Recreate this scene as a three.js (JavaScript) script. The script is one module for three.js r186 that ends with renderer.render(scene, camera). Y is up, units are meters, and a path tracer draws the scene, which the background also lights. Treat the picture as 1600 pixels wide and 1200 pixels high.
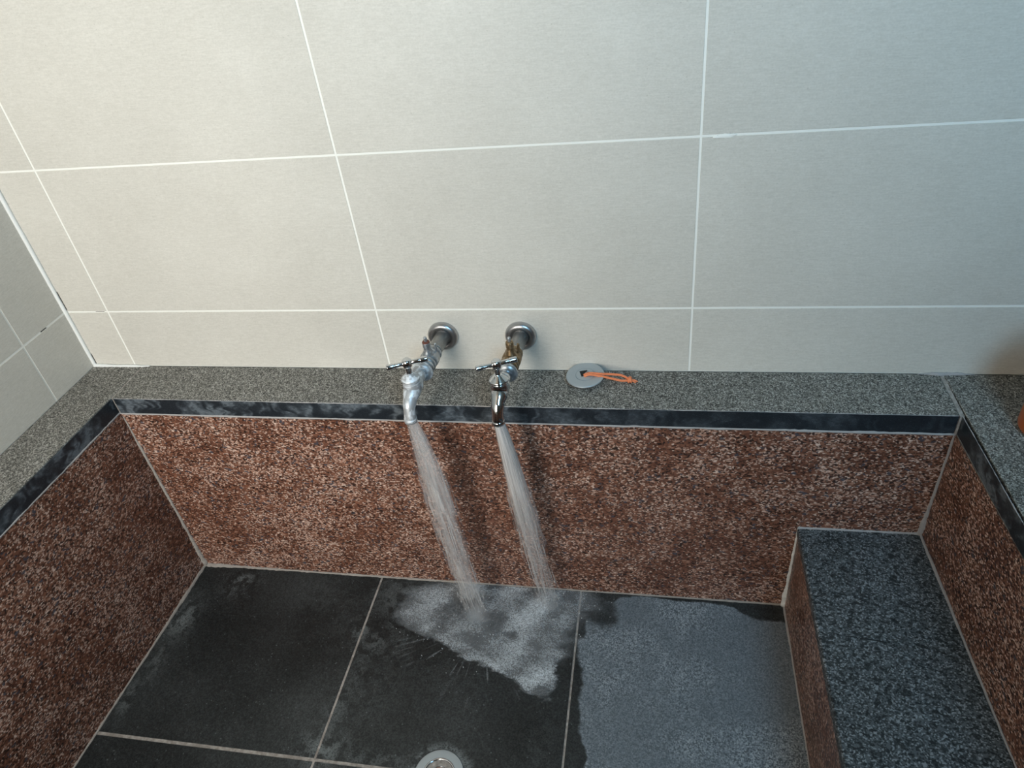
import * as THREE from 'three';
import { mergeGeometries } from 'three/addons/utils/BufferGeometryUtils.js';
import { RectAreaLightUniformsLib } from 'three/addons/lights/RectAreaLightUniformsLib.js';

// ------------------------------------------------------------------ camera, light, exposure
const scene = new THREE.Scene();
scene.background = new THREE.Color(0.0, 0.0, 0.0);
const camera = new THREE.PerspectiveCamera(56.437, 4 / 3, 0.02, 50);
camera.position.set(1.1337, 0.8289, 1.1316);
camera.rotation.order = 'YXZ';
camera.rotation.set(-0.6384, 0.2439, -0.133);
scene.add(camera);

const renderer = new THREE.WebGLRenderer({ antialias: true });
renderer.toneMapping = THREE.LinearToneMapping;
renderer.toneMappingExposure = 1.0;
renderer.shadowMap.enabled = true;
RectAreaLightUniformsLib.init();

// the frosted window in the front wall, left of the partition: daylight
const WIN = { x0: -0.02, x1: 0.85, y0: 0.25, y1: 1.85, z: 2.7 };
const DAY = new THREE.Color(1.0, 0.97, 0.905);
const dayLight = new THREE.RectAreaLight(DAY, 14.8, WIN.x1 - WIN.x0, WIN.y1 - WIN.y0);
dayLight.name = 'window_daylight';
dayLight.position.set((WIN.x0 + WIN.x1) / 2, (WIN.y0 + WIN.y1) / 2, WIN.z - 0.03);
dayLight.lookAt((WIN.x0 + WIN.x1) / 2, (WIN.y0 + WIN.y1) / 2, 0);
scene.add(dayLight);
// partition wall behind the photographer, with a high frosted light at its right end that lets in cool skylight
const PART = { x0: 0.70, z0: 1.68, z1: 1.78 };
const HIGH = { x0: 1.55, x1: 2.1, y0: 1.2, y1: 2.1 };
const COOL = new THREE.Color(0.36, 0.70, 1.0);
const skyLight = new THREE.RectAreaLight(COOL, 17.5, HIGH.x1 - HIGH.x0, HIGH.y1 - HIGH.y0);
skyLight.name = 'high_window_skylight';
skyLight.position.set((HIGH.x0 + HIGH.x1) / 2, (HIGH.y0 + HIGH.y1) / 2, PART.z0 + 0.005);
skyLight.lookAt((HIGH.x0 + HIGH.x1) / 2, (HIGH.y0 + HIGH.y1) / 2, 0);
scene.add(skyLight);

// ------------------------------------------------------------------ helpers
const rng = (a) => () => { a |= 0; a = (a + 0x6d2b79f5) | 0; let t = Math.imul(a ^ (a >>> 15), 1 | a); t = (t + Math.imul(t ^ (t >>> 7), 61 | t)) ^ t; return ((t ^ (t >>> 14)) >>> 0) / 4294967296; };
const hash = (x, y, s) => { let h = Math.imul(x, 374761393) ^ Math.imul(y, 668265263) ^ Math.imul(s, 1442695041); h = Math.imul(h ^ (h >>> 13), 1274126177); h ^= h >>> 16; return (h >>> 0) / 4294967296; };
const md = (a, n) => ((a % n) + n) % n;
// periodic value noise: x, y in cells, n, m the period in cells
function vn(x, y, n, m, s) {
  const xi = Math.floor(x), yi = Math.floor(y); let fx = x - xi, fy = y - yi;
  fx = fx * fx * (3 - 2 * fx); fy = fy * fy * (3 - 2 * fy);
  const x0 = md(xi, n), x1 = md(xi + 1, n), y0 = md(yi, m), y1 = md(yi + 1, m);
  const a = hash(x0, y0, s), b = hash(x1, y0, s), c = hash(x0, y1, s), d = hash(x1, y1, s);
  return a + (b - a) * fx + (c - a) * fy + (a - b - c + d) * fx * fy;
}
function fbm(u, v, n, s, oct = 4) { let r = 0, a = 0.5, t = 0; for (let i = 0; i < oct; i++) { r += a * vn(u * n, v * n, n, n, s + i); t += a; a *= 0.5; n *= 2; } return r / t; }
// periodic Worley noise: random number of the nearest grain
function grain(x, y, n, m, s) {
  const xi = Math.floor(x), yi = Math.floor(y); let best = 9, id = 0;
  for (let j = -1; j <= 1; j++) for (let i = -1; i <= 1; i++) {
    const cx = md(xi + i, n), cy = md(yi + j, m);
    const dx = xi + i + hash(cx, cy, s) - x, dy = yi + j + hash(cx, cy, s + 7) - y, d = dx * dx + dy * dy;
    if (d < best) { best = d; id = hash(cx, cy, s + 13); }
  }
  return id;
}
const clamp = (x) => Math.min(1, Math.max(0, x));
const sm = (a, b, x) => { const t = clamp((x - a) / (b - a)); return t * t * (3 - 2 * t); };
const mix3 = (a, b, t) => [a[0] + (b[0] - a[0]) * t, a[1] + (b[1] - a[1]) * t, a[2] + (b[2] - a[2]) * t];
function tex(w, h, fn, { srgb = true, repeat = null } = {}) {           // fn(u, v) gives [r, g, b] as 0..255
  const data = new Uint8Array(w * h * 4);
  for (let j = 0; j < h; j++) for (let i = 0; i < w; i++) {
    const c = fn((i + 0.5) / w, (j + 0.5) / h), k = (j * w + i) * 4;
    data[k] = Math.min(255, Math.max(0, c[0])); data[k + 1] = Math.min(255, Math.max(0, c[1])); data[k + 2] = Math.min(255, Math.max(0, c[2])); data[k + 3] = 255;
  }
  const t = new THREE.DataTexture(data, w, h, THREE.RGBAFormat);
  t.wrapS = t.wrapT = THREE.RepeatWrapping; t.magFilter = THREE.LinearFilter; t.minFilter = THREE.LinearMipmapLinearFilter; t.generateMipmaps = true;
  if (srgb) t.colorSpace = THREE.SRGBColorSpace;
  if (repeat) t.repeat.set(repeat[0], repeat[1]);
  t.needsUpdate = true;
  return t;
}
const taken = new Map();
function numbered(name) { const n = taken.get(name) || 0; taken.set(name, n + 1); return n ? name + '_' + String(n).padStart(3, '0') : name; }
function mesh(name, geo, mat, parent) {
  const m = new THREE.Mesh(Array.isArray(geo) ? (geo.length > 1 ? mergeGeometries(geo.map((g) => (g.index ? g.toNonIndexed() : g))) : geo[0]) : geo, mat);
  m.name = parent === scene ? numbered(name) : name; m.castShadow = m.receiveShadow = true;
  (parent || scene).add(m);
  return m;
}
function thing(name, label, category, pos = [0, 0, 0], group) {
  const o = new THREE.Group(); o.name = numbered(name); o.position.set(...pos); scene.add(o);
  o.userData = { label, category }; if (group) o.userData.group = group;
  return o;
}
function struct(name, label, category) {
  const o = new THREE.Group(); o.name = name; scene.add(o); o.userData = { label, category, kind: 'structure' };
  return o;
}
// uv in metres from the position, by the axis a face looks along
function worldUV(g, ox = 0, oy = 0) {
  if (g.index) g = g.toNonIndexed();
  const p = g.attributes.position, n = g.attributes.normal, uv = new Float32Array(p.count * 2);
  for (let i = 0; i < p.count; i++) {
    const x = p.getX(i), y = p.getY(i), z = p.getZ(i), ax = Math.abs(n.getX(i)), ay = Math.abs(n.getY(i)), az = Math.abs(n.getZ(i));
    if (ay >= ax && ay >= az) { uv[2 * i] = x + ox; uv[2 * i + 1] = z + oy; }
    else if (ax >= az) { uv[2 * i] = z + ox; uv[2 * i + 1] = y + oy; }
    else { uv[2 * i] = x + ox; uv[2 * i + 1] = y + oy; }
  }
  g.setAttribute('uv', new THREE.BufferAttribute(uv, 2));
  return g;
}
// a prism over a convex outline in plan [[x, z] ...] from y0 to y1 with a chamfer c at the top edge
function prism(pts, y0, y1, c = 0) {
  const cx = pts.reduce((a, p) => a + p[0], 0) / pts.length, cz = pts.reduce((a, p) => a + p[1], 0) / pts.length;
  const inn = pts.map(([x, z]) => [x - Math.sign(x - cx) * c, z - Math.sign(z - cz) * c]);
  const pos = []; const n = pts.length;
  let area = 0; for (let i = 0; i < n; i++) { const a = pts[i], b = pts[(i + 1) % n]; area += a[0] * b[1] - b[0] * a[1]; }
  const o = area > 0 ? pts.map((_, i) => i) : pts.map((_, i) => n - 1 - i);
  const tri = (a, b, d) => pos.push(...a, ...b, ...d);
  const L = (k, y, P) => [P[o[k]][0], y, P[o[k]][1]];
  for (let i = 0; i < n; i++) {
    const j = (i + 1) % n;
    const b0 = L(i, y0, pts), b1 = L(j, y0, pts), t0 = L(i, y1 - c, pts), t1 = L(j, y1 - c, pts);
    tri(b0, t0, t1); tri(b0, t1, b1);
    if (c > 0) { const e0 = L(i, y1, inn), e1 = L(j, y1, inn); tri(t0, e0, e1); tri(t0, e1, t1); }
    if (i > 0 && i < n - 1) { tri(L(0, y1, inn), L(i + 1, y1, inn), L(i, y1, inn)); tri(L(0, y0, pts), L(i, y0, pts), L(i + 1, y0, pts)); }
  }
  const g = new THREE.BufferGeometry(); g.setAttribute('position', new THREE.Float32BufferAttribute(pos, 3)); g.computeVertexNormals();
  return worldUV(g);
}
const box = (x0, x1, y0, y1, z0, z1, c = 0) => prism([[x0, z0], [x1, z0], [x1, z1], [x0, z1]], y0, y1, c);
// a slab standing upright facing +z (axis 'z') or +x / -x (axis 'x') with chamfered front edges
function faceTile(u0, u1, v0, v1, w, back, axis, sign = 1, c = 0.0007) {
  const g = prism([[u0, v0], [u1, v0], [u1, v1], [u0, v1]], -back, 0, c); // plan u, v; front at y = 0
  const p = g.attributes.position, q = new Float32Array(p.count * 3);
  for (let i = 0; i < p.count; i++) {
    const u = p.getX(i), f = p.getY(i), v = p.getZ(i);
    if (axis === 'z') { q[3 * i] = u; q[3 * i + 1] = v; q[3 * i + 2] = w + sign * f; } else { q[3 * i] = w + sign * f; q[3 * i + 1] = v; q[3 * i + 2] = u; }
  }
  const h = new THREE.BufferGeometry(); h.setAttribute('position', new THREE.BufferAttribute(q, 3));
  // keep faces turned outwards
  const idx = []; const flip = axis === 'z' ? sign > 0 : sign < 0; for (let i = 0; i < p.count; i += 3) idx.push(i, flip ? i + 2 : i + 1, flip ? i + 1 : i + 2);
  h.setIndex(idx); const k = h.toNonIndexed(); k.computeVertexNormals();
  return worldUV(k);
}
// a round tube of varying radius through points; radii are fitted along the length; sx flattens across
function taper(points, radii, seg = 40, rad = 20, { rough = 0, seed = 1, caps = true } = {}) {
  const curve = new THREE.CatmullRomCurve3(points.map((p) => new THREE.Vector3(...p)), false, 'centripetal');
  const fr = curve.computeFrenetFrames(seg, false), pos = [], uv = [], idx = [], P = curve.getSpacedPoints(seg);
  for (let i = 0; i <= seg; i++) {
    const t = (i / seg) * (radii.length - 1), k = Math.min(radii.length - 2, Math.floor(t)), f = t - k, e = f * f * (3 - 2 * f);
    const r0 = radii[k] + (radii[k + 1] - radii[k]) * e;
    for (let j = 0; j <= rad; j++) {
      const a = (j / rad) * Math.PI * 2, r = r0 * (1 + rough * (hash(i, j % rad, seed) - 0.5) + rough * 1.4 * (vn(i * 0.23, (j % rad) * 0.3, 997, 997, seed) - 0.5));
      const d = fr.normals[i].clone().multiplyScalar(Math.cos(a) * r).addScaledVector(fr.binormals[i], Math.sin(a) * r);
      pos.push(P[i].x + d.x, P[i].y + d.y, P[i].z + d.z); uv.push(j / rad, i / seg);
    }
  }
  for (let i = 0; i < seg; i++) for (let j = 0; j < rad; j++) { const a = i * (rad + 1) + j, b = a + rad + 1; idx.push(a, a + 1, b, a + 1, b + 1, b); }
  if (caps) for (const [i, s] of [[0, 1], [seg, -1]]) {
    const c = pos.length / 3; pos.push(P[i].x, P[i].y, P[i].z); uv.push(0.5, 0.5);
    for (let j = 0; j < rad; j++) { const a = i * (rad + 1) + j; s > 0 ? idx.push(c, a + 1, a) : idx.push(c, a, a + 1); }
  }
  const g = new THREE.BufferGeometry(); g.setAttribute('position', new THREE.Float32BufferAttribute(pos, 3)); g.setAttribute('uv', new THREE.Float32BufferAttribute(uv, 2)); g.setIndex(idx); g.computeVertexNormals();
  return g;
}
const lathe = (prof, seg = 40) => new THREE.LatheGeometry(prof.map(([r, y]) => new THREE.Vector2(r, y)), seg);
const latheZ = (prof, seg = 40) => lathe(prof, seg).rotateX(Math.PI / 2);            // profile [r, z]
function inside(poly, x, y) { let c = false; for (let i = 0, j = poly.length - 1; i < poly.length; j = i++) { const [a, b] = poly[i], [d, e] = poly[j]; if ((b > y) !== (e > y) && x < ((d - a) * (y - b)) / (e - b) + a) c = !c; } return c; }
function edgeDist(poly, x, y) { let m = 9; for (let i = 0, j = poly.length - 1; i < poly.length; j = i++) { const [a, b] = poly[i], [d, e] = poly[j]; const ux = d - a, uy = e - b, t = clamp(((x - a) * ux + (y - b) * uy) / (ux * ux + uy * uy)); m = Math.min(m, Math.hypot(x - a - t * ux, y - b - t * uy)); } return m; }
const sdist = (poly, x, y) => (inside(poly, x, y) ? 1 : -1) * edgeDist(poly, x, y);

// ------------------------------------------------------------------ measures (metres; rim top is y = 0, tiled wall is z = 0)
const XC = -0.1032, H1 = 0.1402, TH = 0.3064, TW = 0.6;
const RIM = 0.1175, T = 0.0395, FLOOR = -0.5427, ZB = 0.1135;
const XL = 0.0195, XR = 1.6372, LA = -0.025, RA = 0.0306, ZF = 1.5;
const xl = (z) => XL + LA * (z - RIM), xr = (z) => XR + RA * (z - RIM);
const F1 = 0.496, F2 = 0.9775, FZ = 0.5514, BL = 1.4189, BY = FLOOR + 0.2472;
const ROOM = { x1: 2.15, z1: 2.72, y0: -0.56, y1: 2.3 };

// ------------------------------------------------------------------ materials
const M = {};
{
  const wallTex = tex(1024, 1024, (u, v) => {
    const linen = vn(u * 70, v * 560, 70, 560, 3) - 0.5, fine = vn(u * 300, v * 420, 300, 420, 4) - 0.5, big = fbm(u, v, 5, 9) - 0.5, pit = hash(Math.floor(u * 400), Math.floor(v * 400), 5) > 0.9985 ? -14 : 0;
    const k = linen * 9 + fine * 9 + big * 12 + pit;
    return [205 + k, 200 + k * 1.02, 190 + k * 1.05];
  }, { repeat: [1 / 0.6, 1 / 0.6] });
  M.tile = [0, 1, 2].map((i) => { const m = new THREE.MeshPhysicalMaterial({ map: wallTex, roughness: 0.42, specularIntensity: 0.6 }); m.color.setScalar([1, 0.975, 0.99][i]); return m; });
  M.grout = new THREE.MeshStandardMaterial({ color: 0xeceae2, roughness: 0.9 });
  M.plaster = new THREE.MeshStandardMaterial({ color: 0xcfcac0, roughness: 0.9 });
  M.sealant = new THREE.MeshStandardMaterial({ color: 0xe6e6e2, roughness: 0.55 });
  M.crack = new THREE.MeshStandardMaterial({ color: 0x3a3228, roughness: 0.95 });

  const brown = tex(2048, 2048, (u, v) => {
    const wx = (vn(u * 260, v * 260, 260, 260, 21) - 0.5) * 1.1, wy = (vn(u * 260, v * 260, 260, 260, 22) - 0.5) * 1.1;
    const g1 = grain(u * 210 + wx, v * 330 + wy, 210, 330, 31), g2 = grain(u * 360 + wx, v * 600 + wy, 360, 600, 41), g3 = hash(Math.floor(u * 2048), Math.floor(v * 2048), 51) - 0.5;
    const big = fbm(u, v, 6, 61, 3), mot = fbm(u, v, 24, 71, 3);
    let c = mix3([94, 61, 49], [140, 96, 76], g1);
    const scale = sm(0.42, 0.66, big) * 0.5 + 0.5;
    if (g2 < 0.2) c = mix3(c, [40, 30, 27], 0.85);
    else if (g2 > 1 - 0.18 * scale - 0.12 * sm(0.4, 0.62, mot)) c = mix3(c, [226, 200, 184], 0.45 + 0.5 * hash(Math.floor(g2 * 9999), 3, 8));
    if (g1 > 0.955) c = mix3(c, [178, 138, 118], 0.7);
    if (g1 < 0.03) c = mix3(c, [70, 72, 82], 0.8);
    const k = (mot - 0.5) * 24 + g3 * 18;
    return [c[0] + k, c[1] + k * 0.94, c[2] + k * 0.9];
  }, { repeat: [1 / 1.2, 1 / 1.2] });
  M.brown = new THREE.MeshPhysicalMaterial({ map: brown, roughness: 0.34, specularIntensity: 0.7 });

  const grey = (dark, mid, light, pd, pl, seed, tint = 0) => tex(1024, 1024, (u, v) => {
    const g1 = grain(u * 330, v * 330, 330, 330, seed), g2 = hash(Math.floor(u * 1024), Math.floor(v * 1024), seed + 3) - 0.5, big = fbm(u, v, 6, seed + 5, 4) - 0.5, m = fbm(u, v, 40, seed + 9, 2) - 0.5;
    let c = g1 < pd ? mix3(dark, mid, g1 / pd * 0.5) : g1 > 1 - pl ? light : mix3(mid, light, 0.25 * hash(Math.floor(g1 * 9999), 1, 2));
    const k = g2 * 26 + big * 16 + m * 14;
    return [c[0] + k, c[1] + k, c[2] + k + tint];
  }, { repeat: [1 / 0.6, 1 / 0.6] });
  M.rim = new THREE.MeshPhysicalMaterial({ map: grey([62, 61, 58], [118, 115, 108], [178, 174, 166], 0.32, 0.19, 101), roughness: 0.62, specularIntensity: 0.5 });
  M.rimEdge = new THREE.MeshPhysicalMaterial({
    map: tex(2048, 512, (u, v) => {
      const a = fbm(u, v * 0.2, 40, 201, 5), run = vn(u * 240 + (vn(u * 50, v * 30, 50, 30, 209) - 0.5) * 3, v * 14, 240, 14, 205), sp = hash(Math.floor(u * 2048), Math.floor(v * 512), 7);
      const lime = (1 - 0.6 * sm(0.42, 0.56, u + (a - 0.5) * 0.1)) * sm(0.36, 0.68, a * 0.72 + run * 0.28) * (0.55 + 0.9 * vn(u * 400, v * 100, 400, 100, 211));
      const c = mix3([34, 39, 44], [120, 128, 134], clamp(lime) * 0.72);
      const k = (sp - 0.5) * 18 + (sp > 0.988 ? 40 : 0);
      return [c[0] + k, c[1] + k, c[2] + k];
    }, { repeat: [1 / 2, 1 / 0.3] }), roughness: 0.38, specularIntensity: 0.6,
  });
  // bench slab: flamed stone with dark wet pits
  M.bench = new THREE.MeshPhysicalMaterial({
    map: tex(1024, 1024, (u, v) => {
      const g1 = grain(u * 260, v * 300, 260, 300, 301), n = hash(Math.floor(u * 1024), Math.floor(v * 1024), 303) - 0.5;
      const wx = (vn(u * 60, v * 60, 60, 60, 305) - 0.5) * 0.9, pit = grain(u * 112 + wx * 1.6, v * 150 + wx * 1.6, 112, 150, 307), big = fbm(u, v, 5, 309, 4);
      let c = g1 < 0.33 ? [54, 57, 58] : g1 > 0.82 ? [138, 142, 144] : [88, 92, 94];
      if (pit > 0.86 - 0.10 * sm(0.5, 0.7, big)) c = mix3(c, [26, 29, 30], 0.66);
      const k = n * 26 + (big - 0.5) * 24;
      return [c[0] + k, c[1] + k, c[2] + k];
    }, { repeat: [1 / 0.6, 1 / 0.6] }), roughness: 0.5, specularIntensity: 0.6,
  });
  // bath floor: honed dark stone, wet (dark) and dry (pale) areas with outlines, limescale bloom
  const DRY = [[0.995, 0.197], [0.984, 0.238], [0.988, 0.293], [1.004, 0.339], [0.997, 0.380], [0.996, 0.420], [1.004, 0.454], [1.014, 0.484], [1.017, 0.518], [1.032, 0.603], [1.05, 0.8], [1.5, 0.8], [1.481, 0.548], [1.43, 0.471], [1.43, 0.168], [1.374, 0.157], [1.343, 0.151], [1.322, 0.144], [1.297, 0.126], [1.257, 0.118], [1.090, 0.124], [1.033, 0.139]];
  const BLOOM = [[0.143, 0.150, 0.035, 0.020, 0.8], [0.130, 0.180, 0.030, 0.022, 0.45], [0.047, 0.275, 0.026, 0.045, 0.85], [0.044, 0.395, 0.018, 0.05, 0.45], [0.030, 0.472, 0.016, 0.05, 0.5], [0.494, 0.263, 0.018, 0.03, 0.8], [0.536, 0.292, 0.03, 0.03, 0.55], [0.505, 0.531, 0.045, 0.035, 0.8], [0.505, 0.45, 0.022, 0.07, 0.5], [0.521, 0.363, 0.02, 0.06, 0.4], [0.371, 0.187, 0.06, 0.04, 0.18], [0.545, 0.17, 0.05, 0.05, 0.5], [0.62, 0.15, 0.06, 0.03, 0.55], [0.62, 0.54, 0.09, 0.02, 0.45], [0.55, 0.40, 0.06, 0.09, 0.22], [0.58, 0.26, 0.05, 0.08, 0.3], [0.45, 0.22, 0.05, 0.08, 0.16], [0.93, 0.50, 0.03, 0.10, 0.2], [0.99, 0.56, 0.02, 0.05, 0.35], [0.70, 0.36, 0.12, 0.05, 0.14]];
  const wetAt = (x, z) => {
    const w = (fbm(x / 1.5, z / 1.5, 40, 411, 4) - 0.5) * 0.03;
    let d = sm(-0.003, 0.004, sdist(DRY, x, z) + w);
    d *= 1 - 0.85 * sm(0.05, 0.02, Math.hypot((x - 1.02) / 1.2, z - 0.168) + w * 2);
    return d;
  };
  const floorMap = (u, v) => {
    const x = u * 1.5, z = v * 1.5;
    const sp = grain(u * 700, v * 700, 700, 700, 401), n = hash(Math.floor(u * 2048), Math.floor(v * 2048), 403) - 0.5, big = fbm(u, v, 10, 405, 4);
    const dry = z > 0.9 ? 0 : wetAt(x, z);
    let c = mix3([27, 29, 29], [66, 69, 69], clamp(sp * 0.55 + big * 0.9 - 0.22));
    if (sp > 0.9965) c = [92, 97, 98];
    let dr = sp < 0.3 ? [92, 99, 104] : sp > 0.8 ? [164, 171, 176] : [130, 138, 144];
    dr = mix3(dr, [104, 112, 118], sm(0.4, 0.65, big) * 0.6);
    c = mix3(c, dr, dry);
    let b = 0;
    for (const [bx, bz, sx, sz, a] of BLOOM) { const e = ((x - bx) / sx) ** 2 + ((z - bz) / sz) ** 2; if (e < 9) b = Math.max(b, a * Math.exp(-e * 0.7)); }
    const rr = Math.hypot(x - 0.748, z - 0.552); b = Math.max(b, 0.85 * sm(0.075, 0.052, rr + (big - 0.5) * 0.03));
    b *= clamp(1.9 * sm(0.3, 0.75, fbm(u, v, 110, 421, 4)) * (0.25 + 1.1 * sp));
    c = mix3(c, [140, 146, 146], clamp(b) * 0.75 * (1 - dry * 0.7));
    const k = n * 18 * (0.7 + dry * 0.6) + (vn(u * 480, v * 480, 480, 480, 441) - 0.5) * 14;
    return [c[0] + k, c[1] + k, c[2] + k];
  };
  M.slab = new THREE.MeshPhysicalMaterial({
    map: tex(2048, 2048, floorMap, { repeat: [1 / 1.5, 1 / 1.5] }),
    roughnessMap: tex(1024, 1024, (u, v) => { const d = v > 0.6 ? 0 : wetAt(u * 1.5, v * 1.5), r = 255 * (0.36 + 0.3 * d + 0.1 * (fbm(u, v, 60, 431, 3) - 0.5)); return [r, r, r]; }, { srgb: false, repeat: [1 / 1.5, 1 / 1.5] }),
    roughness: 1, specularIntensity: 0.6,
  });
  const cem = tex(512, 512, (u, v) => { const k = (fbm(u, v, 30, 501, 4) - 0.5) * 80 + (hash(Math.floor(u * 512), Math.floor(v * 512), 5) - 0.5) * 20; return [158 + k, 150 + k, 142 + k]; }, { repeat: [1 / 0.2, 1 / 0.2] });
  M.cement = new THREE.MeshStandardMaterial({ map: cem, roughness: 0.9 });
  M.bead = new THREE.MeshStandardMaterial({ color: 0xa8a4a2, roughness: 0.7 });
  M.core = new THREE.MeshStandardMaterial({ color: 0x6d6a66, roughness: 0.95 });

  // metals
  const limeTex = (seed, base, amt) => tex(256, 256, (u, v) => { const a = fbm(u, v, 12, seed, 4), s = hash(Math.floor(u * 256), Math.floor(v * 256), seed); const l = sm(0.45, 0.7, a) * amt, k = (s - 0.5) * 24; return [base[0] + l * 40 + k, base[1] + l * 42 + k, base[2] + l * 44 + k]; });
  M.chrome = new THREE.MeshPhysicalMaterial({ color: 0xd4d6d8, metalness: 1, roughness: 0.1 });
  M.satin = new THREE.MeshPhysicalMaterial({ color: 0xb4b4b6, metalness: 1, roughness: 0.33 });
  M.dull = new THREE.MeshPhysicalMaterial({ map: limeTex(601, [172, 174, 176], 1), metalness: 0.75, roughness: 0.36 });
  M.limed = new THREE.MeshPhysicalMaterial({ map: limeTex(611, [178, 180, 182], 1.4), metalness: 0.45, roughness: 0.45 });
  M.pipe = new THREE.MeshPhysicalMaterial({ map: limeTex(621, [150, 148, 144], 0.8), metalness: 0.7, roughness: 0.42 });
  M.bronze = new THREE.MeshPhysicalMaterial({ map: limeTex(631, [136, 112, 82], 0.8), metalness: 0.75, roughness: 0.42 });
  M.rust = new THREE.MeshPhysicalMaterial({ color: 0x74493c, metalness: 0.2, roughness: 0.75 });
  M.tape = new THREE.MeshStandardMaterial({ color: 0xd8d4ca, roughness: 0.8 });
  M.plate = new THREE.MeshPhysicalMaterial({ color: 0xaeb6ba, metalness: 0.45, roughness: 0.36 });
  M.cord = new THREE.MeshStandardMaterial({ color: 0xe8895c, roughness: 0.75 });
  M.frost = new THREE.MeshPhysicalMaterial({ color: 0xd8e2e8, roughness: 0.5, emissive: DAY, emissiveIntensity: 1.5 });
  M.white = new THREE.MeshStandardMaterial({ color: 0xe4e4e0, roughness: 0.5 });
  M.frostCool = new THREE.MeshPhysicalMaterial({ color: 0xd0dce6, roughness: 0.5, emissive: COOL, emissiveIntensity: 2 });
  M.ceiling = new THREE.MeshStandardMaterial({ color: 0x857c70, roughness: 0.85 });
  M.partition = new THREE.MeshStandardMaterial({ color: 0x6e665c, roughness: 0.8 });
  M.dark = new THREE.MeshStandardMaterial({ color: 0x161616, roughness: 0.7 });
}

// ------------------------------------------------------------------ the room
const roomFloor = struct('floor', 'plain stone floor of the bathroom', 'floor');
mesh('floor_bed', box(XC - 0.12, ROOM.x1 + 0.1, ROOM.y0 - 0.1, ROOM.y0, -0.12, ROOM.z1 + 0.1), M.core, roomFloor);
const ceiling = struct('ceiling', 'plain grey-brown ceiling of the bathroom', 'ceiling');
mesh('ceiling_board', box(XC - 0.12, ROOM.x1 + 0.1, ROOM.y1, ROOM.y1 + 0.1, -0.12, ROOM.z1 + 0.1), M.ceiling, ceiling);
const G = 0.0017;                                                        // half a grout joint
const ROWS = [0]; for (let y = H1; y < ROOM.y1; y += TH) ROWS.push(y); ROWS.push(ROOM.y1);
function tiledWall(name, label, cols, axis, w, sign, bed, gap = 0) {
  const o = struct(name, label, 'wall');
  mesh('wall_bed', bed, M.plaster, o);
  let k = 0;
  for (let r = 0; r + 1 < ROWS.length; r++) for (let c = 0; c + 1 < cols.length; c++) {
    const g = faceTile(cols[c] + (c ? G : gap), cols[c + 1] - G, ROWS[r] + (r ? G : 0.001), ROWS[r + 1] - G, w, 0.008, axis, sign);
    mesh('wall_tile', g, M.tile[k++ % 3], o);
  }
  return o;
}
const wallBack = tiledWall('wall_back', 'wall of large pale beige tiles with white grout lines behind the taps', [XC, 0, TW, 2 * TW, 3 * TW, ROOM.x1], 'z', 0, 1, box(XC - 0.1, ROOM.x1 + 0.1, ROOM.y0, ROOM.y1, -0.12, -0.008), 0.004);
mesh('grout', box(XC, ROOM.x1, 0.0, ROOM.y1, -0.0079, -0.0006), M.grout, wallBack);
const wallLeft = tiledWall('wall_left', 'side wall of pale beige tiles at left edge', [0, 0.131, 0.731, 1.331, 1.931, 2.531, ROOM.z1], 'x', XC, 1, box(XC - 0.12, XC - 0.008, ROOM.y0, ROOM.y1, -0.12, ROOM.z1), 0.004);
mesh('grout', box(XC - 0.0079, XC - 0.0006, 0.0, ROOM.y1, 0, ROOM.z1), M.grout, wallLeft);
{
  const r = rng(5);
  for (const [x, y, w, h] of [[1.2234, 0.4441, 0.006, 0.0022], [1.236, 0.4452, 0.014, 0.0036], [1.247, 0.4464, 0.006, 0.0022]]) {   // grout squeezed out beside a joint
    const g = new THREE.SphereGeometry(1, 14, 8); const p = g.attributes.position;
    for (let i = 0; i < p.count; i++) { const k = 0.85 + 0.3 * r(); p.setXYZ(i, x + p.getX(i) * w * k, y + p.getY(i) * h * k, p.getZ(i) * 0.0012); }
    g.computeVertexNormals(); mesh('grout_smear', g, M.grout, wallBack);
  }
  mesh('joint_gap', box(XC + 0.075, XC + 0.096, H1 + 0.0004, H1 + 0.0012, -0.0006, 0.0002), M.crack, wallBack);
  mesh('joint_gap', box(XC - 0.0006, XC + 0.0003, H1 - 0.0004, H1 + 0.0012, 0.062, 0.078), M.crack, wallLeft);
  const trim = struct('trim_1', 'white sealant line in the corner of the tiled walls', 'sealant');
  mesh('corner_sealant', taper([[XC + 0.002, 0.0, 0.002], [XC + 0.002, 0.3, 0.002], [XC + 0.002, 0.7, 0.002], [XC + 0.002, 1.4, 0.002]], [0.0042, 0.0045, 0.006, 0.006, 0.006], 120, 12, { rough: 0.12, seed: 3 }), M.sealant, trim);
  mesh('joint_gap', box(XC + 0.0062, XC + 0.0070, 0.005, 0.032, -0.001, 0.0012), M.crack, trim);
  mesh('joint_gap', box(XC + 0.0066, XC + 0.0073, 0.145, 0.19, -0.001, 0.0012), M.crack, trim);
  mesh('foot_sealant', taper([[XC, 0.001, 0.002], [XC + 0.06, 0.001, 0.003], [XC + 0.115, 0.001, 0.003], [XC + 0.14, 0.0, 0.001]], [0.006, 0.0035, 0.003, 0.0015], 40, 10, { rough: 0.3, seed: 4 }), M.sealant, trim);
  mesh('foot_sealant', taper([[1.60, 0.0, 0.001], [1.64, 0.001, 0.002], [1.67, 0.001, 0.002], [1.69, 0.0, 0.001]], [0.001, 0.0035, 0.003, 0.001], 30, 10, { rough: 0.5, seed: 9 }), M.bead, trim);
}
const wallRight = struct('wall_right', 'plain pale plaster wall', 'wall');
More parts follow.
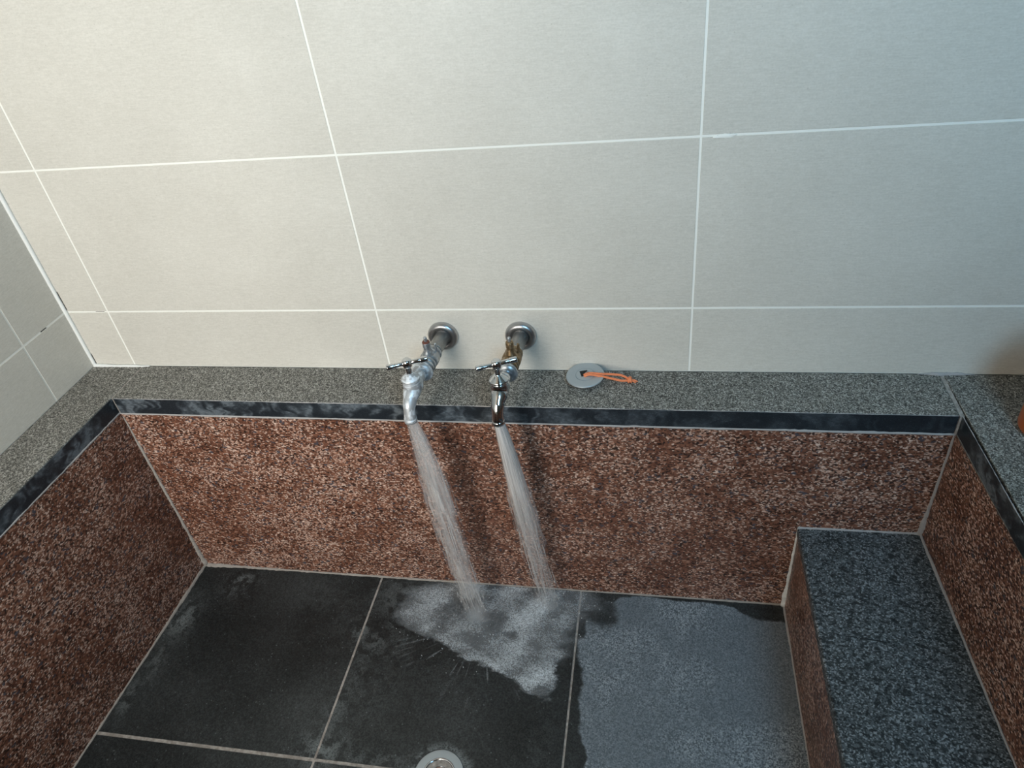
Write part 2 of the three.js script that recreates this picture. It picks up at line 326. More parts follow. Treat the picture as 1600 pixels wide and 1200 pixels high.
mesh('wall_board', box(ROOM.x1, ROOM.x1 + 0.12, ROOM.y0, ROOM.y1, -0.12, ROOM.z1), M.partition, wallRight);
const wallFront = struct('wall_front', 'plain pale plaster wall around the window', 'wall');
for (const b of [[XC - 0.12, WIN.x0, ROOM.y0, ROOM.y1], [WIN.x1, ROOM.x1 + 0.12, ROOM.y0, ROOM.y1], [WIN.x0, WIN.x1, ROOM.y0, WIN.y0], [WIN.x0, WIN.x1, WIN.y1, ROOM.y1]])
  mesh('wall_board', box(...b, ROOM.z1, ROOM.z1 + 0.12), M.partition, wallFront);
const win = struct('window_1', 'frosted bathroom window in white frame', 'window');
mesh('pane', box(WIN.x0, WIN.x1, WIN.y0, WIN.y1, WIN.z + 0.03, WIN.z + 0.04), M.frost, win);
for (const b of [[WIN.x0, WIN.x0 + 0.03, WIN.y0, WIN.y1], [WIN.x1 - 0.03, WIN.x1, WIN.y0, WIN.y1], [WIN.x0, WIN.x1, WIN.y0, WIN.y0 + 0.03], [WIN.x0, WIN.x1, WIN.y1 - 0.03, WIN.y1]])
  mesh('window_frame', box(...b, WIN.z + 0.02, WIN.z + 0.08), M.white, win);
const wallPartition = struct('wall_partition', 'plain beige partition wall behind the bath', 'wall');
for (const b of [[PART.x0, HIGH.x0, ROOM.y0, ROOM.y1], [HIGH.x1, ROOM.x1, ROOM.y0, ROOM.y1], [HIGH.x0, HIGH.x1, ROOM.y0, HIGH.y0], [HIGH.x0, HIGH.x1, HIGH.y1, ROOM.y1]])
  mesh('wall_board', box(...b, PART.z0, PART.z1), M.partition, wallPartition);
const high = struct('window_2', 'high frosted window in the partition', 'window');
mesh('pane', box(HIGH.x0, HIGH.x1, HIGH.y0, HIGH.y1, PART.z0 + 0.02, PART.z0 + 0.03), M.frostCool, high);
for (const b of [[HIGH.x0, HIGH.x0 + 0.02, HIGH.y0, HIGH.y1], [HIGH.x1 - 0.02, HIGH.x1, HIGH.y0, HIGH.y1], [HIGH.x0, HIGH.x1, HIGH.y0, HIGH.y0 + 0.02], [HIGH.x0, HIGH.x1, HIGH.y1 - 0.02, HIGH.y1]])
  mesh('window_frame', box(...b, PART.z0 + 0.01, PART.z0 + 0.05), M.white, high);

// ------------------------------------------------------------------ the bath
const bath = thing('stone_bathtub', 'built-in bathtub of brown granite panels with grey stone rim and dark slab floor', 'bathtub');
{
  const quad = (x0a, x1a, z0, x0b, x1b, z1) => [[x0a, z0], [x1a, z0], [x1b, z1], [x0b, z1]];
  // masonry under rim, panels and floor
  mesh('masonry', [box(XC, 1.98, ROOM.y0, -T, 0.002, ZB - 0.02), prism(quad(XC, xl(ZB) - 0.024, ZB - 0.02, XC, xl(ZF) - 0.024, ZF), ROOM.y0, -T), prism(quad(xr(ZB) + 0.024, 1.98, ZB - 0.02, xr(ZF) + 0.024, 1.98, ZF), ROOM.y0, -T), box(XC, 1.98, ROOM.y0, -T, ZF + 0.02, ZF + 0.12)], M.core, bath);
  // rim slabs
  mesh('rim_slab', box(XL + 0.0008, XR - 0.0035, -T, 0, 0.0, RIM - 0.0012, 0.0012), M.rim, bath);
  mesh('rim_slab', prism(quad(XC, XL - 0.0012, 0.0, XC, xl(ZF) - 0.0012, ZF), -T, 0.0004, 0.0012), M.rim, bath);
  mesh('rim_slab', prism(quad(XR + 0.0035, 1.98, 0.0, xr(ZF) + 0.0012, 1.98, ZF), -T, 0, 0.0012), M.rim, bath);
  mesh('rim_slab', box(XC, 1.98, -T, 0, ZF + 0.001, ZF + 0.13, 0.0012), M.rim, bath);
  // honed faces of the rim towards the bath
  mesh('rim_edge', faceTile(XL + 0.003, XR - 0.004, -T, -0.0006, RIM, 0.0014, 'z', 1, 0.0006), M.rimEdge, bath);
  mesh('rim_edge', prism(quad(XL - 0.0014, XL, RIM, xl(ZF) - 0.0014, xl(ZF), ZF), -T, -0.0006, 0.0005), M.rimEdge, bath);
  mesh('rim_edge', prism(quad(XR, XR + 0.0014, RIM, xr(ZF), xr(ZF) + 0.0014, ZF), -T, -0.0006, 0.0005), M.rimEdge, bath);
  mesh('rim_joint', box(XL - 0.0013, XL + 0.0009, -T, -0.0004, 0.0, RIM - 0.001), M.cement, bath);
  mesh('edge_chips', taper([[XL + 0.004, -0.0004, RIM - 0.0004], [0.5, -0.0004, RIM - 0.0003], [1.1, -0.0004, RIM - 0.0004], [XR - 0.005, -0.0004, RIM - 0.0003]], [0.0005, 0.0007, 0.0007, 0.0006, 0.0005], 420, 5, { rough: 1.1, seed: 61 }), M.bead, bath);
  mesh('edge_chips', taper([[XR + 0.0003, -0.0004, RIM], [xr(0.4) + 0.0003, -0.0004, 0.4], [xr(0.8) + 0.0003, -0.0004, 0.8], [xr(1.2) + 0.0003, -0.0004, 1.2]], [0.0006, 0.0008, 0.0006], 300, 5, { rough: 1.1, seed: 62 }), M.bead, bath);
  mesh('rim_joint', box(XR - 0.0034, XR + 0.0034, -T, -0.0007, 0.0, RIM + 0.0012), M.cement, bath);
  // granite panels
  mesh('granite_panel', faceTile(XL - 0.02, XR + 0.02, FLOOR - 0.01, -T - 0.0005, ZB, 0.02, 'z', 1, 0.0006), M.brown, bath);
  mesh('granite_panel', prism(quad(XL - 0.022, XL - 0.001, ZB, xl(ZF) - 0.022, xl(ZF) - 0.001, ZF), FLOOR - 0.01, -T - 0.0005), M.brown, bath);
  mesh('granite_panel', prism(quad(XR + 0.001, XR + 0.022, ZB, xr(ZF) + 0.001, xr(ZF) + 0.022, ZF), FLOOR - 0.01, -T - 0.0005), M.brown, bath);
  mesh('granite_panel', box(xl(ZF), xr(ZF), FLOOR - 0.01, -T - 0.0005, ZF - 0.003, ZF + 0.018), M.brown, bath);
  // floor slabs on a cement bed
  mesh('floor_joint', box(xl(ZF), BL + 0.02, FLOOR - 0.016, FLOOR - 0.0012, ZB, ZF), M.cement, bath);
  const j = 0.0026, hole = [0.748, 0.552, 0.046];
  const cols = [[xl(0.8) , F1 - j], [F1 + j, F2 - 0.0022], [F2 + 0.0022, BL + 0.02]], rows = [[ZB + 0.002, FZ - 0.0035], [FZ + 0.0035, 1.03], [1.037, ZF]];
  for (const [z0, z1] of rows) cols.forEach(([x0, x1], ci) => {
    if (ci === 1 && (z0 < 0.2 || z1 > 1 && z1 < 1.1)) {          // two slabs cut out around the drain
      const first = z0 < 0.2, s = new THREE.Shape(), zz = first ? z1 : z0, dz = Math.abs(hole[1] - zz), hx = Math.sqrt(Math.max(1e-6, hole[2] ** 2 - dz ** 2));
      s.moveTo(x0, first ? z0 : z1); s.lineTo(x1, first ? z0 : z1); s.lineTo(x1, zz); s.lineTo(hole[0] + hx, zz);
      for (let k = 1; k < 20; k++) { const a = (k / 20) * Math.PI; s.lineTo(hole[0] + hx * Math.cos(a), zz + (first ? -1 : 1) * hx * Math.sin(a)); }
      s.lineTo(hole[0] - hx, zz); s.lineTo(x0, zz);
      const g = new THREE.ExtrudeGeometry(s, { depth: 0.014, bevelEnabled: false }); g.rotateX(Math.PI / 2); g.translate(0, FLOOR, 0);
      mesh('floor_slab', worldUV(g), M.slab, bath);
    } else mesh('floor_slab', prism([[x0, z0], [x1, z0], [x1, z1], [x0, z1]], FLOOR - 0.014, FLOOR, 0.0008), M.slab, bath);
  });
  // the bench along the right side
  const bench = new THREE.Group(); bench.name = 'bench'; bath.add(bench);
  bench.userData.label = 'grey stone seat slab on a brown granite riser';
  mesh('bench_top', prism(quad(BL - 0.003, xr(ZB), ZB, BL - 0.003, xr(ZF), ZF), BY - 0.018, BY, 0.0025), M.bench, bench);
  mesh('bench_riser', prism(quad(BL, BL + 0.02, ZB, BL, BL + 0.02, ZF), FLOOR - 0.01, BY - 0.018), M.brown, bench);
  mesh('bench_core', prism(quad(BL + 0.02, xr(ZB), ZB, BL + 0.02, xr(ZF), ZF), FLOOR - 0.01, BY - 0.018), M.core, bench);
  mesh('scratch', taper([[1.438, BY, 0.349], [1.47, BY + 0.0002, 0.3535], [1.5, BY + 0.0002, 0.3555], [1.5316, BY, 0.360]], [0.0003, 0.0009, 0.0006, 0.001, 0.0003], 40, 6, { rough: 0.9, seed: 31 }), M.dark, bench);
  // sealant beads and cement fillets along the seams
  const bead = (a, b, r, seed, mat = M.bead, n = 90) => mesh('seam', taper([a, [a[0] + (b[0] - a[0]) / 3, a[1] + (b[1] - a[1]) / 3, a[2] + (b[2] - a[2]) / 3], [a[0] + (b[0] - a[0]) / 1.5, a[1] + (b[1] - a[1]) / 1.5, a[2] + (b[2] - a[2]) / 1.5], b], r, n, 10, { rough: 0.45, seed }), mat, bath);
  bead([XL + 0.001, -T - 0.0016, RIM - 0.0012], [XR, -T - 0.0016, RIM - 0.0012], [0.0026, 0.0022, 0.0022, 0.0026, 0.003], 11, M.bead, 200);
  bead([XL - 0.001, -T, ZB], [xl(1.2) - 0.001, -T, 1.2], [0.0022, 0.002, 0.0022], 12, M.bead, 140);
  bead([XR + 0.001, -T, ZB], [xr(1.2) + 0.001, -T, 1.2], [0.0018, 0.001, 0.001], 13, M.core, 140);
  bead([XL, -T - 0.012, ZB], [XL + 0.001, FLOOR, ZB], [0.0018, 0.003, 0.0034, 0.004, 0.0085], 14, M.cement, 120);
  bead([XR, -T, ZB], [XR, BY, ZB], [0.002, 0.0024, 0.003, 0.007], 15, M.bead, 90);
  bead([XL, FLOOR, ZB], [BL, FLOOR, ZB], [0.006, 0.003, 0.0034, 0.0028, 0.0022, 0.0032], 16, M.cement, 220);
  bead([XL - 0.001, FLOOR, ZB], [xl(1.2), FLOOR, 1.2], [0.006, 0.003, 0.0024, 0.002, 0.002], 17, M.cement, 160);
  bead([BL - 0.001, BY, ZB], [BL - 0.001, FLOOR, ZB], [0.0022, 0.0028, 0.004, 0.0072], 18, M.sealant, 80);
  bead([BL - 0.003, BY, ZB], [XR, BY, ZB], [0.003, 0.0026, 0.003], 19, M.bead, 80);
  bead([XR, BY, ZB], [xr(1.2), BY, 1.2], [0.003, 0.0013, 0.0012], 20, M.bead, 120);
  bead([BL, FLOOR, ZB], [BL, FLOOR, 1.2], [0.003, 0.0014, 0.0012], 21, M.bead, 120);
}

// ------------------------------------------------------------------ floor drain
{
  const o = thing('floor_drain', 'round metal drain set in the dark slab floor, cut by the lower edge', 'drain', [0.748, FLOOR, 0.552]);
  mesh('flange', lathe([[0.0465, -0.01], [0.048, 0.0006], [0.0468, 0.0018], [0.033, 0.0022], [0.0315, 0.0014], [0.0315, -0.012]], 64), M.plate, o);
  mesh('lip', new THREE.TorusGeometry(0.0302, 0.0022, 12, 56).rotateX(Math.PI / 2).translate(0, 0.0012, 0), M.chrome, o);
  mesh('cup', lathe([[0.0305, 0.0], [0.029, -0.008], [0.024, -0.014], [0, -0.016]], 48), M.satin, o);
  mesh('dome', lathe([[0.0235, -0.010], [0.022, -0.004], [0.016, 0.001], [0.008, 0.0035], [0, 0.0042]], 48), M.chrome, o);
}

// ------------------------------------------------------------------ taps
function tap(name, label, x, y, yaw, look) {
  const o = thing(name, label, 'tap', [x, y, 0], 'taps on the tiled wall');
  const turn = (g) => g.rotateY(yaw);
  mesh('wall_flange', latheZ([[0.0305, 0.0], [0.0306, 0.003], [0.0296, 0.0075], [0.0268, 0.0108], [0.0232, 0.0122], [0.0195, 0.0115], [0.0165, 0.0092], [0.0148, 0.0072], [0.0, 0.0072]], 56), M.satin, o);
  mesh('pipe', turn(latheZ([[0, 0.004], [0.0142, 0.004], [0.0142, 0.052], [0.0146, 0.053], [0.0146, 0.056], [0, 0.056]])), look.pipe, o);
  if (look.tape) mesh('sealing_tape', turn(latheZ([[0.0148, 0.0555], [0.0154, 0.0565], [0.0154, 0.0595], [0.0148, 0.0605]])), M.tape, o);
  // shut-off fitting with its bleed screw
  const v = mesh('valve_fitting', turn(latheZ([[0, 0.058], [0.0152, 0.058], [0.0166, 0.0596], [0.0166, 0.0648], [0.0142, 0.0660], [0.0142, 0.0688], [0.0170, 0.0700], [0.0178, 0.0765], [0.0180, 0.084], [0.0172, 0.0915], [0.0144, 0.0928], [0.0144, 0.0952], [0.0178, 0.0964], [0.0180, 0.1015], [0.0150, 0.1030], [0.0150, 0.1052], [0.0178, 0.1064], [0.0178, 0.1118], [0.0150, 0.1130], [0.0146, 0.119], [0, 0.119]], 44)), look.valve, o);
  const neck = lathe([[0.0125, 0.006], [0.0105, 0.013], [0.0074, 0.020], [0.0064, 0.026], [0.0074, 0.0275], [0.0074, 0.0355], [0.0064, 0.0365], [0, 0.0365]], 28);
  neck.translate(0.001, 0.003, 0.085); mesh('bleed_neck', turn(neck), look.valve, v);
  const collar = lathe([[0.0068, 0.0], [0.0072, 0.002], [0.0058, 0.004], [0, 0.004]], 24); collar.translate(0.001, 0.0385, 0.085); mesh('bleed_collar', turn(collar), look.rust, v);
  const screw = lathe([[0.0032, 0.0], [0.0032, 0.008], [0.0026, 0.0095], [0, 0.0098]], 16); screw.translate(0.001, 0.0415, 0.085); mesh('bleed_screw', turn(screw), look.screw, v);
  const peg = lathe([[0.0026, 0.0], [0.0026, 0.017], [0.0018, 0.0185], [0, 0.019]], 14); peg.translate(0.0135, 0.0125, 0.074); mesh('peg', turn(peg), look.valve, v);
  // bib tap
  mesh('tap_flange', turn(latheZ([[0.0, 0.1185], [0.0185, 0.1185], [0.0205, 0.1195], [0.0208, 0.1225], [0.0188, 0.1265], [0.0145, 0.1295], [0.0118, 0.1305], [0, 0.1305]], 48)), look.flange, o);
  const spout = taper([[0, 0.000, 0.128], [0, 0.0005, 0.146], [0, -0.001, 0.166], [0, -0.007, 0.186], [0, -0.020, 0.2005], [0, -0.033, 0.2052], [0, -0.044, 0.2065]], [0.0112, 0.0118, 0.0154, 0.0154, 0.0120, 0.0102, look.lip], 56, 28);
  const chamber = lathe([[0, -0.008], [0.012, -0.006], [0.0158, 0.000], [0.0164, 0.009], [0.0156, 0.0135], [0.0150, 0.0155], [0.0160, 0.0170], [0.0160, 0.0185], [0.0146, 0.0195], [0, 0.0195]], 44); chamber.translate(0, 0.0, 0.172);
  mesh('tap_body', [turn(spout), turn(chamber)], look.body, o);
  mesh('bonnet', turn(lathe([[0.0145, 0.0192], [0.0170, 0.0200], [0.0172, 0.0224], [0.0160, 0.0240], [0.0072, 0.0322], [0.0060, 0.0330], [0, 0.0330]], 44).translate(0, 0, 0.172)), look.bonnet, o);
  const lip = mesh('outlet', turn(latheZ([[look.lip - 0.0022, 0], [look.lip + 0.0004, 0], [look.lip + 0.0006, 0.004], [look.lip + 0.0004, 0.0078], [look.lip - 0.0022, 0.0078], [look.lip - 0.0024, 0.0]], 36).rotateX(Math.PI / 2).translate(0, -0.0400, 0.2065)), look.lipMat, o);
  const h = mesh('handle', turn(lathe([[0.0048, 0.0325], [0.0048, 0.0455], [0.0072, 0.0470], [0.0088, 0.0512], [0.0090, 0.0555], [0.0082, 0.0602], [0.0058, 0.0630], [0, 0.0632]], 32).translate(0, 0, 0.172)), M.chrome, o);
  for (const s of [-1, 1]) {
    const b = lathe([[0, 0.0055], [0.0042, 0.006], [0.0042, 0.019], [0.0047, 0.0195], [0.0047, 0.0215], [0.0043, 0.022], [0.0043, 0.0235], [0.0052, 0.0242], [0.0054, 0.0345], [0.0047, 0.0362], [0, 0.0364]], 22);
    b.rotateZ(-s * Math.PI / 2); b.rotateY(look.turn); b.translate(0, 0.0545, 0.172); mesh('handle_bar', turn(b), M.chrome, h);
  }
  return o;
}
tap('water_tap', 'limescale-dulled tap with grey valve fitting, left of the two taps', 0.728, 0.0825, -0.085, { pipe: M.pipe, valve: M.dull, rust: M.rust, screw: M.dull, flange: M.limed, body: M.limed, bonnet: M.limed, lip: 0.0112, lipMat: M.limed, turn: 0.51, tape: false });
tap('water_tap', 'polished chrome tap with brown bronze valve fitting, nearer the plug', 0.8827, 0.0825, -0.06, { pipe: M.pipe, valve: M.bronze, rust: M.bronze, screw: M.dull, flange: M.dull, body: M.chrome, bonnet: M.chrome, lip: 0.0106, lipMat: M.chrome, turn: 0.49, tape: true });

// ------------------------------------------------------------------ running water
M.water = new THREE.MeshPhysicalMaterial({ color: 0xcfccca, roughness: 0.35, transparent: true, opacity: 1, side: THREE.DoubleSide, depthWrite: false });
const streamAlpha = (seed, top, low) => tex(256, 1024, (u, v) => {            // u around, v down the stream: threads of aerated water
  const thread = vn(u * 34, v * 5, 34, 5, seed) * 0.6 + vn(u * 80, v * 14, 80, 14, seed + 1) * 0.4, clump = vn(u * 6, v * 7, 6, 7, seed + 2);
  const solid = top + (low - top) * sm(0.0, 0.75, v);
  const a = clamp(solid * (0.25 + 1.5 * thread) * (0.55 + 0.9 * clump) * (1 - sm(0.66, 1, v) * 0.85)) * 255;
  return [a, a, a];
}, { srgb: false });
M.strand = new THREE.MeshPhysicalMaterial({ color: 0xf2f2f2, roughness: 0.15, transmission: 0.55, thickness: 0, transparent: true, opacity: 0.55 });
M.drop = new THREE.MeshPhysicalMaterial({ color: 0xffffff, roughness: 0.05, transmission: 1, thickness: 0.004, ior: 1.33 });
M.spray = new THREE.MeshPhysicalMaterial({ color: 0xe8ecee, roughness: 0.3, transmission: 0.4, thickness: 0 });
function stream(name, label, a, b, seed, look) {
  const o = thing(name, label, 'water', a, 'streams from the taps');
  const r = rng(seed), A = new THREE.Vector3(0, 0, 0), B = new THREE.Vector3(b[0] - a[0], b[1] - a[1], b[2] - a[2]);
  const at = (t) => new THREE.Vector3(B.x * (t * 0.8 + 0.2 * Math.sqrt(t)), B.y * t, B.z * t + 0.012 * Math.sin(Math.PI * t));
  const wide = (t) => look.r0 + (look.r1 - look.r0) * (1 - Math.exp(-t * look.open)), deep = (t) => look.r0 * 0.9 + 0.006 * (1 - Math.exp(-t * 5));
  const off = (t) => look.skew * (1 - Math.exp(-t * look.open));
  const hull = (k) => {
    const N = 70, K = 36, pos = [], uv = [], idx = [];
    for (let i = 0; i <= N; i++) { const t = i / N, c = at(t); for (let j = 0; j <= K; j++) { const g = (j / K) * Math.PI * 2, n = 1 + 0.16 * t * (vn(j % K * 0.5, i * 0.25, 18, 500, seed + k) - 0.5) * 2; pos.push(c.x + off(t) + Math.cos(g) * wide(t) * n * (1 - 0.3 * k), c.y, c.z + Math.sin(g) * deep(t) * n * (1 - 0.3 * k)); uv.push(j / K + k * 0.37, t); } }
    for (let i = 0; i < N; i++) for (let j = 0; j < K; j++) { const p = i * (K + 1) + j, q = p + K + 1; idx.push(p, q, p + 1, p + 1, q, q + 1); }
    const g = new THREE.BufferGeometry(); g.setAttribute('position', new THREE.Float32BufferAttribute(pos, 3)); g.setAttribute('uv', new THREE.Float32BufferAttribute(uv, 2)); g.setIndex(idx); g.computeVertexNormals();
    return g;
  };
  const m = M.water.clone(); m.alphaMap = streamAlpha(seed, look.top, look.low);
  mesh('water_column', [hull(0), hull(1)], m, o);
  const m2 = M.water.clone(); m2.alphaMap = tex(256, 1024, (u, v) => {
    const t = vn(u * 26, v * 9, 26, 9, seed + 40) * 0.55 + vn(u * 70, v * 26, 70, 26, seed + 41) * 0.45, cl = vn(u * 5, v * 6, 5, 6, seed + 42), a = 255 * 0.5 * sm(0.5, 0.85, t * 0.65 + cl * 0.35) * sm(0.04, 0.3, v) * (1 - sm(0.8, 1, v) * 0.7);
    return [a, a, a];
  }, { srgb: false });
  mesh('water_fringe', hull(-1.1), m2, o);
  const strands = [];
  for (let k = 0; k < look.n; k++) {
    const g = r() * Math.PI * 2, q = Math.sqrt(r()) * (r() < 0.2 ? 1.25 : 0.98), t0 = Math.pow(r(), 0.8) * 0.85, t1 = Math.min(1, t0 + 0.05 + 0.16 * r()), P = [];
    for (let s = 0; s <= 4; s++) { const t = t0 + ((t1 - t0) * s) / 4, c = at(t); P.push([c.x + off(t) + Math.cos(g) * q * wide(t) + 0.0012 * (r() - 0.5), c.y, c.z + Math.sin(g) * q * deep(t) * 1.2]); }
    const w = 0.00035 + 0.0006 * r(); strands.push(taper(P, [w * 0.2, w, w * 1.2, w, w * 0.2], 8, 5, { caps: false }));
  }
  const st = mesh('water_threads', strands, M.strand, o); st.userData.kind = 'stuff';
  const drops = [];
  for (let k = 0; k < look.drops; k++) {
    const t = 0.12 + 0.88 * Math.sqrt(r()), c = at(t), s = r() < 0.5 ? -1 : 1, w = 0.0005 + 0.0008 * r(), g = new THREE.SphereGeometry(w, 7, 5); g.scale(1, 1.5 + 4 * r(), 1);
    g.rotateZ(0.09 + 0.1 * s * r()); g.translate(c.x + off(t) + s * wide(t) * (0.75 + 0.75 * r() * r()), c.y, c.z + (r() - 0.4) * 0.025); drops.push(g);
  }
  mesh('water_drops', drops, M.strand, o).userData.kind = 'stuff';
  return o;
}
stream('water_stream', 'thin fanning water stream falling from the dulled tap', [0.7095, 0.041, 0.2065], [0.745, FLOOR + 0.002, 0.2], 71, { r0: 0.0085, r1: 0.0235, open: 9, skew: 0.010, top: 0.25, low: 0.14, n: 90, drops: 60 });
stream('water_stream', 'dense white water stream falling from the polished chrome tap', [0.8702, 0.041, 0.2065], [0.905, FLOOR + 0.002, 0.158], 83, { r0: 0.0092, r1: 0.022, open: 4.5, skew: 0.006, top: 0.62, low: 0.14, n: 90, drops: 50 });

// water spreading over the slabs where the streams land
{
  const S = [[0.605, 0.231], [0.639, 0.261], [0.676, 0.272], [0.714, 0.291], [0.751, 0.313], [0.794, 0.321], [0.815, 0.329], [0.850, 0.350], [0.871, 0.364], [0.897, 0.376], [0.922, 0.382], [0.938, 0.378], [0.944, 0.353], [0.940, 0.315], [0.950, 0.290], [0.948, 0.264], [0.958, 0.236], [0.977, 0.202], [0.985, 0.136], [0.95, 0.12], [0.734, 0.12], [0.671, 0.135], [0.615, 0.165], [0.597, 0.203]];
  const X0 = 0.55, X1 = 1.1, Z0 = 0.118, Z1 = 0.44, N = 110, K = 66, pos = [], uv = [], idx = [];
  const hollow = (x, z) => Math.exp(-(((x - 0.84) / 0.012) ** 2 + ((z - 0.243) / 0.012) ** 2)) + 0.7 * Math.exp(-(((x - 0.775) / 0.018) ** 2 + ((z - 0.2) / 0.01) ** 2));
  const lift = (x, z) => { const u = (x - X0) / 0.55, v = (z - Z0) / 0.55; return 0.0012 + 0.003 * fbm(u, v, 12, 905, 3) * sm(-0.01, 0.03, sdist(S, x, z)) + 0.004 * Math.exp(-(((x - 0.75) / 0.04) ** 2 + ((z - 0.2) / 0.03) ** 2)) + 0.004 * Math.exp(-(((x - 0.905) / 0.04) ** 2 + ((z - 0.16) / 0.03) ** 2)) - 0.002 * hollow(x, z); };
  for (let i = 0; i <= N; i++) for (let j = 0; j <= K; j++) { const x = X0 + ((X1 - X0) * i) / N, z = Z0 + ((Z1 - Z0) * j) / K; pos.push(x, Math.max(0.0008, lift(x, z)), z); uv.push(i / N, j / K); }
  for (let i = 0; i < N; i++) for (let j = 0; j < K; j++) { const a = i * (K + 1) + j, b = a + K + 1; idx.push(a, a + 1, b, a + 1, b + 1, b); }
  const g = new THREE.BufferGeometry(); g.setAttribute('position', new THREE.Float32BufferAttribute(pos, 3)); g.setAttribute('uv', new THREE.Float32BufferAttribute(uv, 2)); g.setIndex(idx); g.computeVertexNormals();
  const alpha = tex(1024, 640, (u, v) => {
    const x = X0 + (X1 - X0) * u, z = Z0 + (Z1 - Z0) * v, w = (fbm(u, v, 60, 911, 3) - 0.5) * 0.016 + (fbm(u, v, 14, 913, 3) - 0.5) * 0.018, d = sdist(S, x, z) + w;
    const speck = grain(u * 330, v * 200, 330, 200, 915), cloud = fbm(u, v, 9, 921, 4), flow = vn((x * 0.8 + z * 0.6) * 26, (z * 0.8 - x * 0.6) * 7, 997, 997, 925);
    const soft = sm(0.22, 0.27, z - 0.1 * (x - 0.6));                        // crisp rim only where the sheet stops towards the drain
    const rim = sm(-0.006 - 0.05 * (1 - soft), 0.008 + 0.03 * (1 - soft), d + (cloud - 0.5) * 0.05 * (1 - soft));
    const speckle = vn(u * 300, v * 190, 300, 190, 941) * 0.5 + speck * 0.5;
    let a = rim * clamp(0.17 + 0.58 * sm(0.28, 0.72, cloud * 0.55 + flow * 0.45));
    a *= 0.5 + 0.95 * sm(0.2, 0.9, speckle);
    const i1 = Math.exp(-(((x - 0.752) / 0.035) ** 2 + ((z - 0.2) / 0.03) ** 2)), i2 = Math.exp(-(((x - 0.9) / 0.05) ** 2 + ((z - 0.16) / 0.03) ** 2));
    a = Math.max(a, 0.5 * i1, 0.45 * i2);
    // thin streaks running out ahead of the pale sheet
    const ang = Math.atan2(z - 0.22, x - 0.77), rr = Math.hypot(x - 0.77, z - 0.22), ray = vn((ang + 4) * 28, rr * 16, 997, 997, 931);
    a = Math.max(a, 0.3 * sm(0.72, 0.95, ray) * sm(0.24, 0.08, rr) * sm(-0.2, 0.1, z - 0.24) * (0.4 + speck * 0.6));
    a *= 1 - 0.75 * clamp(hollow(x, z));
    const edge = sm(0, 0.02, u) * sm(1, 0.98, u) * sm(1, 0.95, v);
    a = clamp(a * edge) * 255; return [a, a, a];
  }, { srgb: false });
  const m = new THREE.MeshPhysicalMaterial({ color: 0xdce2e6, roughness: 0.4, transparent: true, alphaMap: alpha, side: THREE.DoubleSide });
  const o = thing('water_splash', '', 'water', [0, FLOOR, 0]); mesh('water_sheet', g, m, o);
  o.userData = { label: 'pale sheet of splashing water on dark slabs below the streams', category: 'water', kind: 'stuff' };
  const r = rng(97), dr = [];
  for (let k = 0; k < 260; k++) {
    const a = r() * Math.PI * 2, q = Math.pow(r(), 0.7) * 0.17, which = r() < 0.55, cx = which ? 0.752 : 0.905, cz = which ? 0.215 : 0.175, x = cx + Math.cos(a) * q * 1.1, z = cz + Math.sin(a) * q * 0.8, s = 0.0004 + 0.0008 * r() * r();
    if (z < ZB + 0.005 || x > 1.38) continue;
    const e = new THREE.SphereGeometry(s, 7, 5); e.scale(1, 1 + 2 * r(), 1); e.rotateZ(-(x - cx) * 4); e.translate(x, 0.003 + 0.07 * r() * r() * (1 - q / 0.2), z); dr.push(e);
  }
  mesh('splash_drops', dr, M.spray, o);
}

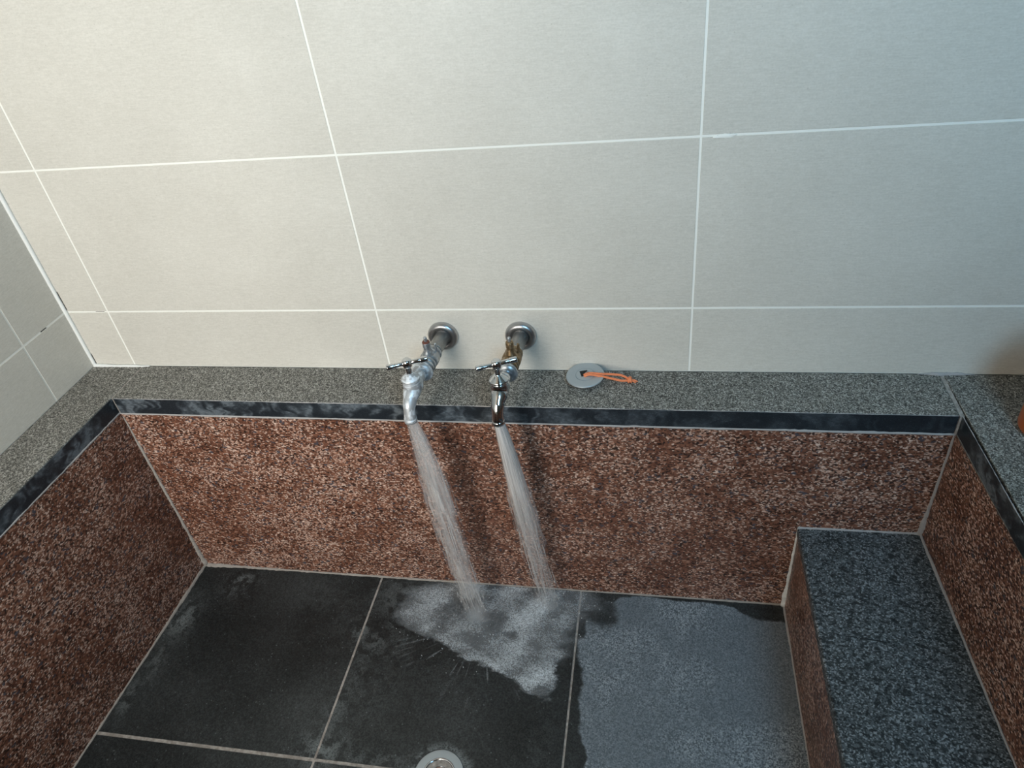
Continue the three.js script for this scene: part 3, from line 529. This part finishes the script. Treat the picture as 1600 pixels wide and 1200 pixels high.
// ------------------------------------------------------------------ drain plug with its cord, on the rim
{
  const o = thing('drain_plug', 'round grey metal drain plug with orange pull cord on the rim', 'plug', [1.0055, 0, 0.0335]);
  const body = new THREE.Group(); body.name = 'plug_body'; o.add(body); body.rotation.set(0.07, 0, 0.03); body.position.set(0, 0.0115, 0);
  mesh('disc', lathe([[0, -0.001], [0.0345, -0.001], [0.0362, 0.0], [0.0366, 0.0016], [0.0360, 0.003], [0.0338, 0.0036], [0.0188, 0.0038], [0.0184, 0.0024], [0.0176, 0.0024], [0.0172, 0.0038], [0, 0.0040]], 64), M.plate, body);
  mesh('stopper', lathe([[0, -0.012], [0.018, -0.012], [0.0195, -0.0105], [0.0195, -0.0055], [0.023, -0.004], [0.023, -0.001], [0, -0.001]], 40), M.dark, body);
  const s = new THREE.Shape(); s.moveTo(-0.0115, -0.0085); s.lineTo(0.003, -0.0115); s.lineTo(0.006, 0.001); s.lineTo(-0.006, 0.0075); s.closePath();
  mesh('slot', new THREE.ExtrudeGeometry(s, { depth: 0.0005, bevelEnabled: false }).rotateX(Math.PI / 2).translate(0, 0.0044, 0), M.dark, body);
  mesh('pull_bar', taper([[-0.002, 0.0035, 0.006], [0.0, 0.006, 0.002], [0.004, 0.006, -0.004], [0.006, 0.0035, -0.006]], [0.0012, 0.0012], 16, 8), M.satin, body);
  // twisted cord: two legs of a loop, then the knot and the frayed end
  const twist = (P, r) => {
    const c = new THREE.CatmullRomCurve3(P.map((p) => new THREE.Vector3(...p))), out = [];
    for (let s = 0; s < 3; s++) { const Q = []; for (let i = 0; i <= 60; i++) { const t = i / 60, p = c.getPoint(t), a = t * 50 + s * 2.094; Q.push([p.x, p.y + Math.sin(a) * r * 0.55, p.z + Math.cos(a) * r * 0.55]); } out.push(taper(Q, [r * 0.62, r * 0.62], 120, 7)); }
    return out;
  };
  const cord = mesh('cord', [...twist([[-0.002, 0.0165, 0.004], [0.008, 0.019, 0.002], [0.03, 0.018, 0.002], [0.05, 0.013, -0.004], [0.07, 0.010, -0.004], [0.082, 0.006, 0.001]], 0.0021), ...twist([[-0.001, 0.0155, 0.007], [0.008, 0.0185, 0.0055], [0.03, 0.016, 0.0065], [0.05, 0.0105, 0.006], [0.07, 0.0055, 0.006], [0.082, 0.0045, 0.0035]], 0.0021)], M.cord, o);
  const kn = []; for (let i = 0; i <= 40; i++) { const a = (i / 40) * Math.PI * 4; kn.push([0.0845 + 0.0025 * Math.sin(a * 0.5), 0.0055 + 0.0042 * Math.cos(a), 0.0025 + 0.0042 * Math.sin(a)]); }
  mesh('knot', taper(kn, [0.0022, 0.0024, 0.0022], 90, 8), M.cord, cord);
  mesh('cord_end', [taper([[0.086, 0.005, 0.002], [0.093, 0.0035, 0.002], [0.099, 0.0022, 0.004]], [0.0022, 0.002, 0.001], 12, 8), taper([[0.086, 0.005, 0.003], [0.092, 0.003, 0.0055], [0.096, 0.002, 0.008]], [0.0018, 0.0014, 0.0006], 12, 8)], M.cord, cord);
}

// ------------------------------------------------------------------ container at the right edge
{
  const mat = new THREE.MeshPhysicalMaterial({ color: 0xb85a1c, roughness: 0.3, clearcoat: 0.4, clearcoatRoughness: 0.2 });
  const o = thing('orange_bottle', 'orange-brown bottle with rounded base on the rim, cut by right edge', 'bottle', [1.7525, 0, 0.152]);
  mesh('bottle_body', lathe([[0, 0], [0.036, 0], [0.041, 0.0015], [0.0445, 0.005], [0.046, 0.011], [0.046, 0.15], [0.044, 0.16], [0.036, 0.17], [0.022, 0.176], [0.016, 0.18], [0.016, 0.192], [0, 0.192]], 56), mat, o);
  mesh('bottle_cap', lathe([[0.0185, 0.182], [0.019, 0.184], [0.019, 0.206], [0.017, 0.208], [0, 0.208]], 36), M.white, o);
}

renderer.render(scene, camera);
